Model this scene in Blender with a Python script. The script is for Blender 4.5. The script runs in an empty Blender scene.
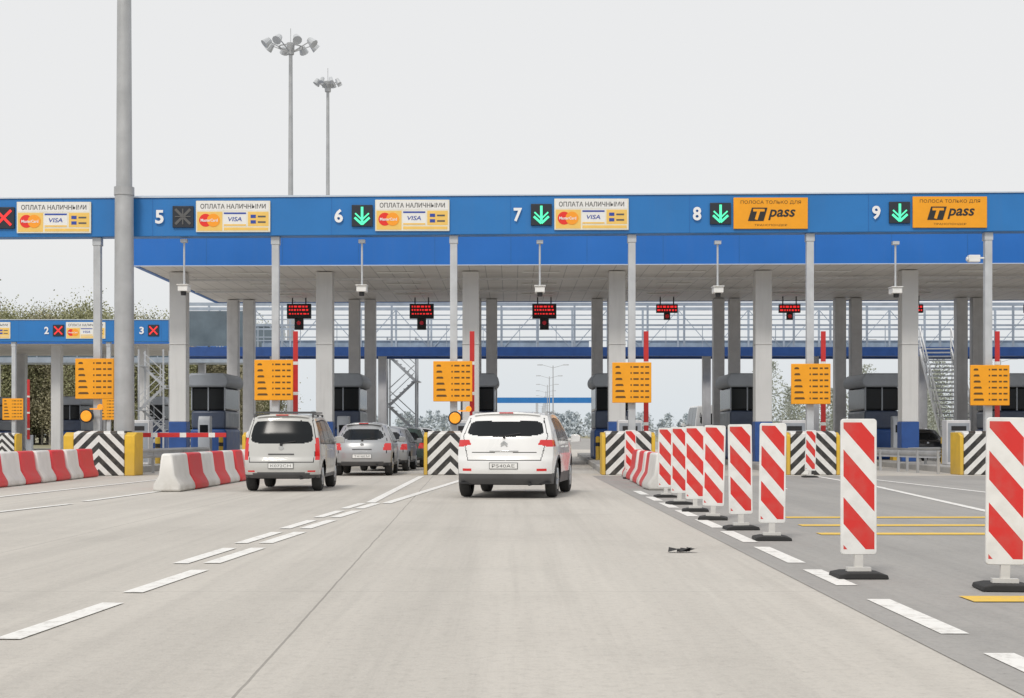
import bpy, bmesh, math, random
import numpy as np
from mathutils import Vector, Matrix
random.seed(7); rng=np.random.default_rng(7)
scene=bpy.context.scene
COL=scene.collection
scene.view_settings.view_transform='Standard'
scene.view_settings.look='None'
scene.view_settings.exposure=0

# ---------------------------------------------------------------- materials
class NT:
    def __init__(s,m):
        m.use_nodes=True; s.t=m.node_tree; s.n=s.t.nodes; s.l=s.t.links
        s.b=s.n.get('Principled BSDF')
    def new(s,k,**kw):
        x=s.n.new(k)
        for a,b in kw.items(): setattr(x,a,b)
        return x
    def put(s,sock,v):
        if isinstance(v,bpy.types.NodeSocket): s.l.new(v,sock)
        else: sock.default_value=v
    def m(s,op,a,b=None,c=None,clamp=False):
        x=s.new('ShaderNodeMath',operation=op,use_clamp=clamp); s.put(x.inputs[0],a)
        if b is not None: s.put(x.inputs[1],b)
        if c is not None: s.put(x.inputs[2],c)
        return x.outputs[0]
    def mix(s,f,a,b,blend='MIX'):
        x=s.new('ShaderNodeMixRGB',blend_type=blend); s.put(x.inputs[0],f); s.put(x.inputs[1],a); s.put(x.inputs[2],b)
        return x.outputs[0]
    def coord(s,scale=(1,1,1),kind='Object'):
        tc=s.new('ShaderNodeTexCoord'); mp=s.new('ShaderNodeMapping'); mp.inputs['Scale'].default_value=scale
        s.l.new(tc.outputs[kind],mp.inputs[0]); return mp.outputs[0]
    def xyz(s):
        tc=s.new('ShaderNodeTexCoord'); sp=s.new('ShaderNodeSeparateXYZ'); s.l.new(tc.outputs['Object'],sp.inputs[0]); return sp.outputs
    def noise(s,scale,detail=4,vec=None,rough=.55):
        x=s.new('ShaderNodeTexNoise'); x.inputs['Scale'].default_value=scale; x.inputs['Detail'].default_value=detail
        x.inputs['Roughness'].default_value=rough
        s.l.new(vec if vec is not None else s.coord(),x.inputs['Vector']); return x.outputs['Fac']
    def ramp(s,f,a,b):
        x=s.new('ShaderNodeMapRange'); x.inputs[1].default_value=a; x.inputs[2].default_value=b
        s.put(x.inputs[0],f); return x.outputs[0]
    def bump(s,h,st=.2,d=.01):
        x=s.new('ShaderNodeBump'); x.inputs['Strength'].default_value=st; x.inputs['Distance'].default_value=d
        s.put(x.inputs['Height'],h); s.l.new(x.outputs[0],s.b.inputs['Normal'])
def c4(c): return (c[0],c[1],c[2],1)
def mat(name,col,rough=.6,metal=0,coat=0,var=.12,nscale=2.5,bump=0,emit=None,es=0,dirt=0,streak=0,spec=.5):
    m=bpy.data.materials.new(name); t=NT(m)
    b=t.b; b.inputs['Roughness'].default_value=rough; b.inputs['Metallic'].default_value=metal
    b.inputs['Specular IOR Level'].default_value=spec
    b.inputs['Coat Weight'].default_value=coat; b.inputs['Coat Roughness'].default_value=.05
    if var>0:
        f=t.ramp(t.noise(nscale,5),.3,.7)
        col_o=t.mix(f,c4([x*(1-var) for x in col]),c4([min(1,x*(1+var)) for x in col]))
        if dirt>0:
            zz=t.xyz()[2]
            g=t.m('MULTIPLY',t.ramp(zz,.75,.15),t.ramp(t.noise(5,5),.25,.75))
            col_o=t.mix(t.m('MULTIPLY',g,dirt,clamp=True),col_o,(.22,.19,.15,1))
        if streak>0:
            f2=t.ramp(t.noise(1,5,t.coord((3.5,3.5,.25)),.6),.5,.8)
            col_o=t.mix(t.m('MULTIPLY',f2,streak),col_o,(.2,.2,.19,1))
        t.put(b.inputs['Base Color'],col_o)
        t.put(b.inputs['Roughness'],t.m('MULTIPLY_ADD',f,.12,rough-.06,clamp=True))
    else: b.inputs['Base Color'].default_value=c4(col)
    if bump>0: t.bump(t.noise(40,3),bump,.01)
    if emit:
        b.inputs['Emission Color'].default_value=c4(emit); b.inputs['Emission Strength'].default_value=es
    return m
def stripes(name,ca,cb,k,period,absx=False,rough=.5,duty=.5,off=0,border=None):
    m=bpy.data.materials.new(name); t=NT(m); X=t.xyz()
    x=t.m('ABSOLUTE',X[0]) if absx else X[0]
    s=t.m('ADD',t.m('MULTIPLY',x,k),X[2]); s=t.m('ADD',s,off+50*period)
    f=t.m('LESS_THAN',t.m('FRACT',t.m('DIVIDE',s,period)),duty)
    if border:
        x0,z0,z1=border
        f=t.m('MULTIPLY',f,t.m('LESS_THAN',t.m('ABSOLUTE',X[0]),x0))
        f=t.m('MULTIPLY',f,t.m('GREATER_THAN',X[2],z0)); f=t.m('MULTIPLY',f,t.m('LESS_THAN',X[2],z1))
    c=t.mix(f,c4(cb),c4(ca))
    d=t.ramp(t.noise(6,5),.45,.8)
    c=t.mix(t.m('MULTIPLY',d,.3),c,(.3,.27,.23,1))
    t.put(t.b.inputs['Base Color'],c); t.b.inputs['Roughness'].default_value=rough
    return m

M={}
M['blue']=mat('gantry_blue',(.018,.18,.50),.4,var=.06,nscale=.7,streak=.05)
M['fascia']=mat('fascia_blue',(.014,.155,.54),.4,var=.06,nscale=.5,streak=.05)
M['dkblue']=mat('deep_blue',(.025,.085,.29),.45)
M['joint']=mat('joint_blue',(.015,.14,.42),.5)  # slightly darker blue for the seams between beam and fascia panels
M['white']=mat('white_paint',(.80,.80,.78),.5,var=.05)
M['cap']=mat('beam_cap_paint',(.55,.62,.72),.5,var=.05)
M['pole']=mat('galvanised_steel',(.44,.45,.46),.5,metal=.25,nscale=1.5,streak=.2)
M['post']=mat('grey_post',(.52,.54,.56),.45,nscale=2,streak=.2)
M['column']=mat('column_panel',(.68,.68,.67),.45,var=.05,nscale=.8,streak=.2)
M['column2']=mat('column_grey',(.66,.66,.67),.5,var=.08,streak=.2)
M['black']=mat('black_plastic',(.02,.02,.022),.5)
M['rubber']=mat('rubber',(.03,.03,.03),.85,bump=.2)
M['orange']=mat('sign_orange',(.90,.37,.008),.45,var=.05)
M['amber']=mat('amber_lens',(.9,.35,.02),.25,emit=(1,.35,.02),es=.3)
M['yellow']=mat('kerb_yellow',(.74,.47,.04),.6,dirt=.4,streak=.12)
M['red']=mat('red_paint',(.60,.03,.03),.45,var=.12)
M['booth']=mat('cabinet_grey',(.42,.45,.49),.4,var=.06)
M['boothr']=mat('booth_roof_grey',(.32,.35,.39),.5,var=.08)
M['boothd']=mat('booth_dark',(.06,.08,.13),.35)
M['glass']=mat('dark_glass',(.012,.014,.016),.18,var=0,spec=.22)
M['glass2']=mat('gallery_glass',(.13,.17,.20),.15,var=.2,nscale=1)
M['ledred']=mat('led_red',(.4,.02,.02),.4,var=0,emit=(1,.03,.03),es=.9)
M['ledgreen']=mat('led_green',(.05,.5,.3),.4,var=0,emit=(.10,.95,.45),es=.9)
M['ledoff']=mat('led_off',(.11,.11,.11),.5,var=0)
M['ledpanel']=mat('led_panel',(.02,.025,.035),.35,var=0)
M['txtblack']=mat('lettering_black',(.02,.02,.02),.5,var=0)
M['txtgrey']=mat('lettering_grey',(.10,.10,.10),.5,var=0)
M['txtbrown']=mat('lettering_brown',(.12,.06,.01),.5,var=0)
M['txtblue']=mat('lettering_blue',(.03,.07,.36),.5,var=0)
M['txtwhite']=mat('lettering_white',(.85,.85,.85),.5,var=0)
M['mc_red']=mat('emblem_red',(.8,.03,.02),.5,var=0)
M['mc_org']=mat('emblem_orange',(.95,.35,.02),.5,var=0)
M['gold']=mat('card_gold',(.86,.56,.14),.5,var=.05)
M['cream']=mat('sign_cream',(.80,.77,.64),.5,var=.04)
M['barw']=mat('barrier_white',(.80,.79,.76),.5,dirt=.45,streak=.06)
M['barr']=mat('barrier_red',(.72,.04,.05),.5,dirt=.22,var=.10)
M['concrete']=mat('kerb_concrete',(.42,.41,.39),.85,bump=.3,nscale=3)
M['truss']=mat('truss_paint',(.38,.44,.51),.5)
M['mesh']=mat('parapet_panel',(.30,.38,.47),.5,var=.15)
M['stairsteel']=mat('stair_steel',(.46,.48,.50),.5)
M['chev']=stripes('chevron_black_white',(.025,.025,.025),(.75,.75,.73),1.0,.40,absx=True)
M['delin']=stripes('delineator_stripes',(.68,.03,.025),(.82,.82,.80),1.15,.40,border=(.130,.235,1.30),duty=.56,off=.10)
M['carwhite']=mat('white_car_paint',(.82,.82,.81),.3,coat=.8,var=.02,dirt=.3)
M['carwhite2']=mat('pale_silver_car_paint',(.55,.55,.53),.35,coat=.6,var=.03,dirt=.4)
M['carsilver']=mat('silver_car_paint',(.42,.43,.44),.35,metal=.5,coat=.6,var=.04,dirt=.3)
M['cargreen']=mat('dark_green_car_paint',(.04,.065,.06),.3,coat=.8,var=.04)
M['carblack']=mat('dark_car_paint',(.04,.04,.045),.3,coat=.8,var=.04)
M['tail']=mat('tail_light_red',(.55,.02,.02),.12,coat=.6,var=0,emit=(1,.02,.02),es=.10)
M['head']=mat('headlight_clear',(.7,.72,.75),.1,var=0)
M['chrome']=mat('chrome',(.7,.7,.7),.15,metal=1,var=0)
M['trim']=mat('dark_trim',(.09,.09,.093),.55)
M['rim']=mat('alloy_rim',(.45,.46,.47),.3,metal=.7)
M['bark']=mat('birch_bark',(.42,.39,.33),.8,nscale=3,var=.4)

def leafmat(name,a,b):
    m=bpy.data.materials.new(name); t=NT(m)
    f=t.ramp(t.noise(.45,3),.38,.62); t.put(t.b.inputs['Base Color'],t.mix(f,c4(a),c4(b))); t.b.inputs['Roughness'].default_value=.8
    return m
M['leaf']=leafmat('spring_leaves',(.22,.23,.12),(.38,.38,.22))  # foliage colour paled and greyed, distance haze mixed into it
M['twig']=leafmat('budding_twigs',(.27,.25,.16),(.40,.37,.25))  # same haze mixed into the twig colour

def road_mat(name,ca,cb,joint=True,dark=(.2,.19,.17),wear=1.0):
    m=bpy.data.materials.new(name); t=NT(m); X=t.xyz()
    big=t.ramp(t.noise(.12,5),.35,.65)
    c=t.mix(big,c4(ca),c4(cb))
    st=t.ramp(t.noise(1,6,t.coord((1.3,.03,1)),.65),.42,.75)
    c=t.mix(t.m('MULTIPLY',st,.46*wear),c,c4(dark))
    st3=t.ramp(t.noise(1,5,t.coord((6,.12,1)),.7),.5,.75)
    c=t.mix(t.m('MULTIPLY',st3,.26*wear),c,c4(dark))
    st2=t.ramp(t.noise(1,5,t.coord((.45,.35,1)),.7),.52,.72)
    c=t.mix(t.m('MULTIPLY',st2,.30*wear),c,c4(dark))
    fine=t.noise(60,2); c=t.mix(t.m('MULTIPLY',t.ramp(fine,.35,.7),.30),c,c4([min(.8,x*1.32) for x in ca]))
    mid=t.noise(14,5,rough=.75); c=t.mix(t.m('MULTIPLY',t.ramp(mid,.48,.75),.40),c,c4(dark))
    sp=t.ramp(t.noise(7,6,rough=.8),.64,.70); c=t.mix(t.m('MULTIPLY',sp,.38),c,c4([x*.7 for x in dark]))
    if joint:
        wob=t.m('MULTIPLY',t.m('SUBTRACT',t.noise(.8,3),.5),.035)
        xx=t.m('ADD',t.m('ADD',X[0],wob),t.m('MULTIPLY',X[1],.028))
        j=t.m('LESS_THAN',t.m('ABSOLUTE',t.m('ADD',xx,1.08)),.008)
        c=t.mix(t.m('MULTIPLY',j,.5),c,(.12,.11,.10,1))
        for off in (-5.2,-9.0):
            j=t.m('LESS_THAN',t.m('ABSOLUTE',t.m('ADD',X[0],-off)),.008); c=t.mix(t.m('MULTIPLY',j,.35),c,(.1,.1,.09,1))
        fy=t.m('FRACT',t.m('DIVIDE',t.m('ADD',X[1],203),5.5))
        j=t.m('LESS_THAN',fy,.0035); c=t.mix(t.m('MULTIPLY',j,.25),c,(.1,.1,.09,1))
    t.put(t.b.inputs['Base Color'],c); t.b.inputs['Roughness'].default_value=.85
    t.bump(fine,.35,.01)
    return m
M['road']=road_mat('concrete_carriageway',(.515,.485,.44),(.58,.55,.50),dark=(.29,.275,.25))
M['asph']=road_mat('worn_asphalt',(.335,.325,.31),(.40,.385,.365),False,(.19,.185,.18))
def wornpaint(name,col,base,k=.8):
    m=bpy.data.materials.new(name); t=NT(m)
    f=t.ramp(t.noise(7,7,rough=.8),.50,.66)
    t.put(t.b.inputs['Base Color'],t.mix(t.m('MULTIPLY',f,k),c4(col),c4(base))); t.b.inputs['Roughness'].default_value=.7
    return m
M['mark']=wornpaint('road_marking_white',(.84,.83,.80),(.48,.455,.42))
M['marky']=wornpaint('road_marking_yellow',(.82,.54,.08),(.45,.38,.26),.6)
m=bpy.data.materials.new('dry_grass'); t=NT(m)
t.put(t.b.inputs['Base Color'],t.mix(t.ramp(t.noise(.05,6),.35,.65),(.24,.23,.14,1),(.34,.31,.21,1))); t.b.inputs['Roughness'].default_value=.95
M['grass']=m
m=bpy.data.materials.new('soffit_panels'); t=NT(m); X=t.xyz()
c=t.mix(t.ramp(t.noise(.6,4),.3,.7),(.70,.67,.63,1),(.80,.77,.73,1))
j=t.m('LESS_THAN',t.m('FRACT',t.m('DIVIDE',t.m('ADD',X[0],100),.6)),.05); c=t.mix(t.m('MULTIPLY',j,.5),c,(.2,.2,.2,1))
j=t.m('LESS_THAN',t.m('FRACT',t.m('DIVIDE',X[1],3.0)),.015); c=t.mix(t.m('MULTIPLY',j,.5),c,(.2,.2,.2,1))
t.put(t.b.inputs['Base Color'],c); t.b.inputs['Roughness'].default_value=.5
M['soffit']=m

# ---------------------------------------------------------------- mesh builder
class MB:
    def __init__(s): s.v=[]; s.f=[]; s.mi=[]
    def add(s,vs,fs,mi=0):
        o=len(s.v); s.v+= [tuple(p) for p in vs]; s.f+=[tuple(i+o for i in f) for f in fs]; s.mi+=[mi]*len(fs)
    def box(s,x0,x1,y0,y1,z0,z1,mi=0,sl=0):
        v=[(x0,y0,z0+sl*x0),(x1,y0,z0+sl*x1),(x1,y1,z0+sl*x1),(x0,y1,z0+sl*x0),(x0,y0,z1+sl*x0),(x1,y0,z1+sl*x1),(x1,y1,z1+sl*x1),(x0,y1,z1+sl*x0)]
        s.add(v,[(0,3,2,1),(4,5,6,7),(0,1,5,4),(1,2,6,5),(2,3,7,6),(3,0,4,7)],mi)
    def cyl(s,p0,p1,r0,r1=None,n=12,mi=0):
        r1=r0 if r1 is None else r1
        p0=Vector(p0);p1=Vector(p1);d=(p1-p0).normalized()
        a=d.orthogonal().normalized(); b=d.cross(a)
        vs=[];
        for p,r in((p0,r0),(p1,r1)):
            for i in range(n):
                t=2*math.pi*i/n; vs.append(p+(a*math.cos(t)+b*math.sin(t))*r)
        fs=[(i,(i+1)%n,n+(i+1)%n,n+i) for i in range(n)]+[tuple(range(n-1,-1,-1)),tuple(range(n,2*n))]
        s.add(vs,fs,mi)
    def beam(s,p0,p1,w,mi=0): s.cyl(p0,p1,w*.7,w*.7,4,mi)
    def prism(s,pts,y0,y1,mi=0):
        n=len(pts); vs=[(x,y0,z) for x,z in pts]+[(x,y1,z) for x,z in pts]
        s.add(vs,[tuple(range(n)),tuple(range(2*n-1,n-1,-1))]+[(i,n+i,n+(i+1)%n,(i+1)%n) for i in range(n)],mi)
    def prismx(s,pts,x0,x1,mi=0):
        n=len(pts); vs=[(x0,y,z) for y,z in pts]+[(x1,y,z) for y,z in pts]
        s.add(vs,[tuple(range(n)),tuple(range(2*n-1,n-1,-1))]+[(i,n+i,n+(i+1)%n,(i+1)%n) for i in range(n)],mi)
    def bar(s,x0,z0,x1,z1,w,y0,y1,mi=0):
        d=Vector((x1-x0,z1-z0)).normalized(); n=Vector((-d.y,d.x))*w/2
        s.prism([(x0+n.x,z0+n.y),(x1+n.x,z1+n.y),(x1-n.x,z1-n.y),(x0-n.x,z0-n.y)],y0,y1,mi)
    def disc(s,x,z,r,y0,y1,mi=0,n=20,sx=1):
        s.prism([(x+sx*r*math.cos(2*math.pi*i/n),z+r*math.sin(2*math.pi*i/n)) for i in range(n)],y0,y1,mi)
    def lathe_x(s,prof,n=28,mi=0):
        k=len(prof); vs=[]
        for i in range(n):
            t=2*math.pi*i/n
            for x,r in prof: vs.append((x,r*math.cos(t),r*math.sin(t)))
        fs=[]
        for i in range(n):
            j=(i+1)%n
            for q in range(k-1): fs.append((i*k+q,i*k+q+1,j*k+q+1,j*k+q))
        s.add(vs,fs,mi)
    def obj(s,name,mats,parent=None,loc=(0,0,0),smooth=True,bevel=0,rot=None,recalc=True,seg=2):
        me=bpy.data.meshes.new(name); me.from_pydata(s.v,[],s.f)
        if not isinstance(mats,(list,tuple)): mats=[mats]
        for q in mats: me.materials.append(q)
        me.polygons.foreach_set('material_index',s.mi)
        if recalc:
            bm=bmesh.new(); bm.from_mesh(me); bmesh.ops.recalc_face_normals(bm,faces=bm.faces); bm.to_mesh(me); bm.free()
        if smooth: me.shade_smooth(); me.set_sharp_from_angle(angle=.6)
        me.update()
        o=bpy.data.objects.new(name,me); COL.objects.link(o); o.location=loc
        if rot: o.rotation_euler=rot
        if parent: o.parent=parent
        if bevel:
            b=o.modifiers.new('bevel','BEVEL'); b.width=bevel; b.segments=seg; b.limit_method='ANGLE'
        return o
def meta(o,label,cat,group=None,kind=None):
    o['label']=label
    if cat: o['category']=cat
    if group: o['group']=group
    if kind: o['kind']=kind
    return o
def empty(name,loc,label=None,cat=None,group=None,rotz=0,parent=None):
    o=bpy.data.objects.new(name,None); o.empty_display_size=.3; COL.objects.link(o); o.location=loc; o.rotation_euler=(0,0,rotz)
    if parent: o.parent=parent
    if label: meta(o,label,cat,group)
    return o
def copy_thing(root,loc,rotz=None,scale=None,label=None):
    def rec(o,par):
        n=o.copy(); COL.objects.link(n)
        if par: n.parent=par
        for ch in list(o.children): rec(ch,n)
        return n
    n=rec(root,None); n.location=loc
    if rotz is not None: n.rotation_euler=(0,0,rotz)
    if scale: n.scale=(scale,)*3
    if label: n['label']=label
    return n
def text(body,w,h,mt,parent,x,y,z,name='lettering',bold=.0,fitw=True,shear=0):
    cu=bpy.data.curves.new('t','FONT'); cu.body=body; cu.size=1; cu.offset=bold; cu.shear=shear; cu.resolution_u=3
    o=bpy.data.objects.new('t',cu); COL.objects.link(o)
    dg=bpy.context.evaluated_depsgraph_get(); dg.update()
    me=bpy.data.meshes.new_from_object(o.evaluated_get(dg)); bpy.data.objects.remove(o)
    if len(me.vertices)==0: return None
    co=np.empty(len(me.vertices)*3); me.vertices.foreach_get('co',co); co=co.reshape(-1,3)
    mn=co.min(0); mx=co.max(0); c=(mn+mx)/2; sz=mx-mn
    k=h/sz[1]; kx=w/sz[0] if fitw else k
    out=np.stack([(co[:,0]-c[0])*kx,np.zeros(len(co)),(co[:,1]-c[1])*k],1)
    me.vertices.foreach_set('co',out.ravel()); me.update(); me.name=name
    me.materials.clear(); me.materials.append(mt)
    n=bpy.data.objects.new(name,me); COL.objects.link(n); n.location=(x,y,z)
    if parent: n.parent=parent
    return n

# ---------------------------------------------------------------- world, light, camera
w=bpy.data.worlds.new('World'); scene.world=w; w.use_nodes=True
nt=w.node_tree; bg=nt.nodes['Background']
sky=nt.nodes.new('ShaderNodeTexSky'); sky.sky_type='NISHITA'; sky.sun_disc=False
EL,AZ=math.radians(48),math.radians(200)
sky.sun_elevation=EL; sky.sun_rotation=AZ; sky.dust_density=4; sky.air_density=1.2
tc=nt.nodes.new('ShaderNodeTexCoord'); sp=nt.nodes.new('ShaderNodeSeparateXYZ'); nt.links.new(tc.outputs['Generated'],sp.inputs[0])
mr=nt.nodes.new('ShaderNodeMapRange'); mr.inputs[1].default_value=.0; mr.inputs[2].default_value=.12; nt.links.new(sp.outputs[2],mr.inputs[0])
cl_=nt.nodes.new('ShaderNodeMixRGB'); cl_.inputs[1].default_value=(7.5,8.05,8.45,1); cl_.inputs[2].default_value=(8.7,8.7,8.7,1); nt.links.new(mr.outputs[0],cl_.inputs[0])
mx=nt.nodes.new('ShaderNodeMixRGB'); mx.inputs[0].default_value=.93
nt.links.new(cl_.outputs[0],mx.inputs[2])
nt.links.new(sky.outputs[0],mx.inputs[1]); nt.links.new(mx.outputs[0],bg.inputs[0]); bg.inputs[1].default_value=.1
sl=bpy.data.lights.new('sun','SUN'); sl.energy=1.45; sl.angle=math.radians(12); sl.color=(1,.95,.88)
so=bpy.data.objects.new('sun',sl); COL.objects.link(so)
d=Vector((math.sin(AZ)*math.cos(EL),math.cos(AZ)*math.cos(EL),math.sin(EL)))
so.rotation_euler=d.to_track_quat('Z','Y').to_euler()
cam=bpy.data.cameras.new('camera'); co=bpy.data.objects.new('camera',cam); COL.objects.link(co)
co.location=(0,0,1.2); co.rotation_euler=(math.radians(90),0,0)
cam.lens=1500/1024*36; cam.sensor_width=36; cam.shift_y=86/1024; cam.clip_end=5000
scene.camera=co

# ---------------------------------------------------------------- ground
def sheet(name,x0,x1,y0,y1,z,mt,label):
    b=MB(); b.add([(x0,y0,z),(x1,y0,z),(x1,y1,z),(x0,y1,z)],[(0,1,2,3)])
    o=b.obj(name,mt,smooth=False,recalc=False); meta(o,label,None,kind='structure'); return o
sheet('ground',-2500,2500,-300,4000,-.02,M['grass'],'dry spring grass ground around the toll plaza')
sheet('road',-70,70,-30,125,.0,M['road'],'pale worn concrete carriageway before the toll lanes')
sheet('asphalt_lane',2.35,70,-30,44,.004,M['asph'],'darker worn asphalt lane surface beside the concrete')
sheet('highway',-16,26,125,1400,.002,M['asph'],'asphalt highway running away beyond the toll plaza')

zM=.007
def strip(b,xa,ya,xb,yb,w):
    d=Vector((xb-xa,yb-ya)).normalized(); n=Vector((-d.y,d.x))*w/2
    b.add([(xa+n.x,ya+n.y,zM),(xa-n.x,ya-n.y,zM),(xb-n.x,yb-n.y,zM),(xb+n.x,yb+n.y,zM)],[(0,1,2,3)])
def marking(name,segs,w,mt,label):
    global zM
    b=MB()
    for s in segs: strip(b,*s,w)
    o=b.obj(name,mt,smooth=False,recalc=False); meta(o,label,None,kind='structure'); zM+=.0004
LA=lambda y:-2.90+.03*(y-9.7)
LB=lambda y:-3.03+.035*(y-15)
segA=[]; y=3.58
while y<24.6: segA.append((LA(y)-.03,y,LA(y+1.9)+.03,y+1.9)); y+=2.6
marking('road_marking',segA,.16,M['mark'],'dashed white lane line with worn paint')
segB=[]; y=13.95
while y<24.6: segB.append((LB(y)-.02,y,LB(y+1.9)+.02,y+1.9)); y+=2.6
marking('road_marking',segB,.15,M['mark'],'second dashed white line converging with the first')
marking('road_marking',[(-2.50,26.5,-2.62,43.5)],.17,M['mark'],'white splayed line in front of a toll island')
marking('road_marking',[(-2.20,26.2,-1.1,43.5)],.17,M['mark'],'white slanting line in front of a toll island')
seg=[]
for ya,yb in [(4.2,5.7),(6.8,8.2),(9.0,10.9),(11.9,13.3),(14.0,16.0),(16.7,18.6),(19.3,21.2),(22,23.8),(24.6,26.4),(27.2,29),(30,32)]: seg.append((2.66,ya,2.66,yb))
marking('road_marking',seg,.17,M['mark'],'dashed white line below the striped delineators')
marking('road_marking',[(-10.3,10,-9.9,29),(-9.9,29.01,-9.3,44)],.15,M['mark'],'white line before closed toll lane')
marking('road_marking',[(-8.2,16,-7.95,21),(-8,23,-7.65,26),(-7.7,27,-7.4,33)],.15,M['mark'],'broken white line beside the water barriers')
marking('road_marking',[(7.3,22,8.55,36),(9.9,30,9.6,44),(6.8,40,6.0,33)],.15,M['mark'],'white lines leading to an island')
marking('road_marking',[(8.4,34,8.8,43.5)],.15,M['mark'],'white line beside a striped island nose')
marking('road_marking',[(3.95,21.7,7.0,21.7),(3.8,19.8,7.0,19.8),(3.7,18.1,7.0,18.1)],.36,M['marky'],'yellow transverse lines painted on asphalt')
marking('road_marking',[(3.3,10.9,7,10.9)],.38,M['marky'],'yellow transverse line on asphalt')

# ---------------------------------------------------------------- islands, bumpers
ISL=[-18.3,-12.8,-7.3,-1.8,3.7,9.2,14.7,20.2,25.7]
def sh(y): return .024*(y-46)
def island(x,y0,y1,k=True):
    b=MB(); s0=sh(y0) if k else 0; s1=sh(y1) if k else 0; W=.95
    pts=[(x+s0-W*.6,y0),(x+s0+W*.6,y0),(x+s0+W,y0+.5),(x+s1+W,y1),(x+s1-W,y1),(x+s0-W,y0+.5)]
    n=len(pts); vs=[(p[0],p[1],0) for p in pts]+[(p[0],p[1],.2) for p in pts]
    b.add(vs,[tuple(range(n,2*n))]+[(i,(i+1)%n,n+(i+1)%n,n+i) for i in range(n)])
    o=b.obj('kerb',M['concrete'],smooth=False,bevel=.03); meta(o,'raised concrete toll island kerb between lanes',None,kind='structure')
for x in ISL: island(x,46.05,84)
def bumper(x,y,wd=1.6,ck=.11):
    e=empty('island_crash_bumper',(x,y,0),'chevron striped concrete nose with yellow sides at island end','crash barrier','chevron noses at the toll islands')
    b=MB(); h=wd/2
    b.prismx([(0,0),(0,1.26),(.25,1.32),(1.0,1.32),(1.0,0)],-h+ck+.005,h-ck-.005)
    b.obj('chevron_panel',M['chev'],e,bevel=.03)
    for s in(-1,1):
        x0=s*(h-ck); x1=s*h
        b=MB(); b.prismx([(.02,0),(.02,1.18),(.3,1.28),(1.04,1.28),(1.04,0)],min(x0,x1),max(x0,x1))
        b.obj('yellow_cheek',M['yellow'],e,bevel=.02)
    return e
bp=bumper(-1.85,45)
for x in (-7.3,3.5,9.05,14.25,20.0,-18.3): copy_thing(bp,(x,45,0))
b2=bumper(-12.15,44.1,2.1,.3)

# ---------------------------------------------------------------- sign gantry
def gantry(xs,Y,x0,x1,z0,z1,sl,label,pr=.11):
    e=empty('sign_gantry',(0,Y,0),label,'gantry')
    b=MB(); b.box(x0,x1,-.2,.35,z0,z1,0,sl); b.obj('beam',M['blue'],e,bevel=.02)
    b=MB(); b.box(x0-.02,x1+.02,-.24,.4,z1+.002,z1+.04,0,sl); b.obj('beam_cap',M['cap'],e)
    xx=x0+1.2
    while xx<x1:
        b=MB(); b.box(xx,xx+.015,-.206,-.2,z0+.02,z1-.02,0,sl); xx+=2.75
        b.obj('panel_joint',M['joint'],e)
    for x in xs:
        b=MB(); b.box(x-pr,x+pr,-.06,.16,.2,z0+sl*x-.003); b.box(x-.25,x+.25,-.2,.34,.2,.24)
        b.box(x-pr*1.2,x+pr*1.2,-.08,.2,z0-.25+sl*x,z0-.004+sl*x)
        b.obj('post',M['post'],e,bevel=.01)
    return e
SL=.006
gantry(ISL[:-1],46.3,-26,31,7.37,8.55,SL,'long blue overhead sign beam on slim grey posts above toll lanes')
def plate_cash(loc,group='payment signs on the blue beam'):
    e=empty('payment_sign',loc,'white cash payment sign with bank card emblems on blue beam','sign',group)
    b=MB(); b.box(-1.14,1.14,0,.06,-.48,.48); b.obj('panel',M['cream'],e,bevel=.01)
    b=MB(); b.box(-1.10,1.10,-.006,-.001,.17,.45); b.obj('title_band',M['white'],e)
    text('ОПЛАТА НАЛИЧНЫМИ',2.0,.15,M['txtgrey'],e,0,-.012,.31,bold=.01)
    b=MB(); b.box(-1.10,-.33,-.006,-.001,-.44,.14); b.obj('card_panel',M['gold'],e)
    b=MB(); b.disc(-.84,-.12,.2,-.012,-.007,0); b.obj('emblem',M['mc_red'],e)
    b=MB(); b.disc(-.60,-.12,.2,-.017,-.013,0); b.obj('emblem',M['mc_org'],e)
    text('MasterCard',.52,.09,M['txtwhite'],e,-.73,-.022,-.12,bold=.02)
    b=MB(); b.box(-.30,.42,-.006,-.001,-.30,.14,0); b.obj('card_panel',M['white'],e)
    b=MB(); b.box(-.28,.40,-.011,-.007,.07,.12,0); b.obj('card_stripe',M['txtblue'],e)
    b=MB(); b.box(-.28,.40,-.011,-.007,-.29,-.24,0); b.obj('card_stripe',M['gold'],e)
    text('VISA',.42,.13,M['txtblue'],e,.06,-.012,-.085,bold=.01,shear=.2)
    b=MB(); b.box(.46,1.09,-.006,-.001,-.30,.14,0); b.obj('card_panel',M['gold'],e)
    for q in range(2):
        b=MB(); b.box(.54,.70,-.011,-.007,-.22+.17*q,-.12+.17*q); b.obj('card_mark',M['txtblue'],e)
        b=MB(); b.box(.76,1.0,-.011,-.007,-.20+.17*q,-.15+.17*q); b.obj('card_mark',M['txtgrey'],e)
    b=MB(); b.box(-.28,1.08,-.006,-.001,-.43,-.34,0); b.obj('bottom_stripe',M['gold'],e)
    return e
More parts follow.
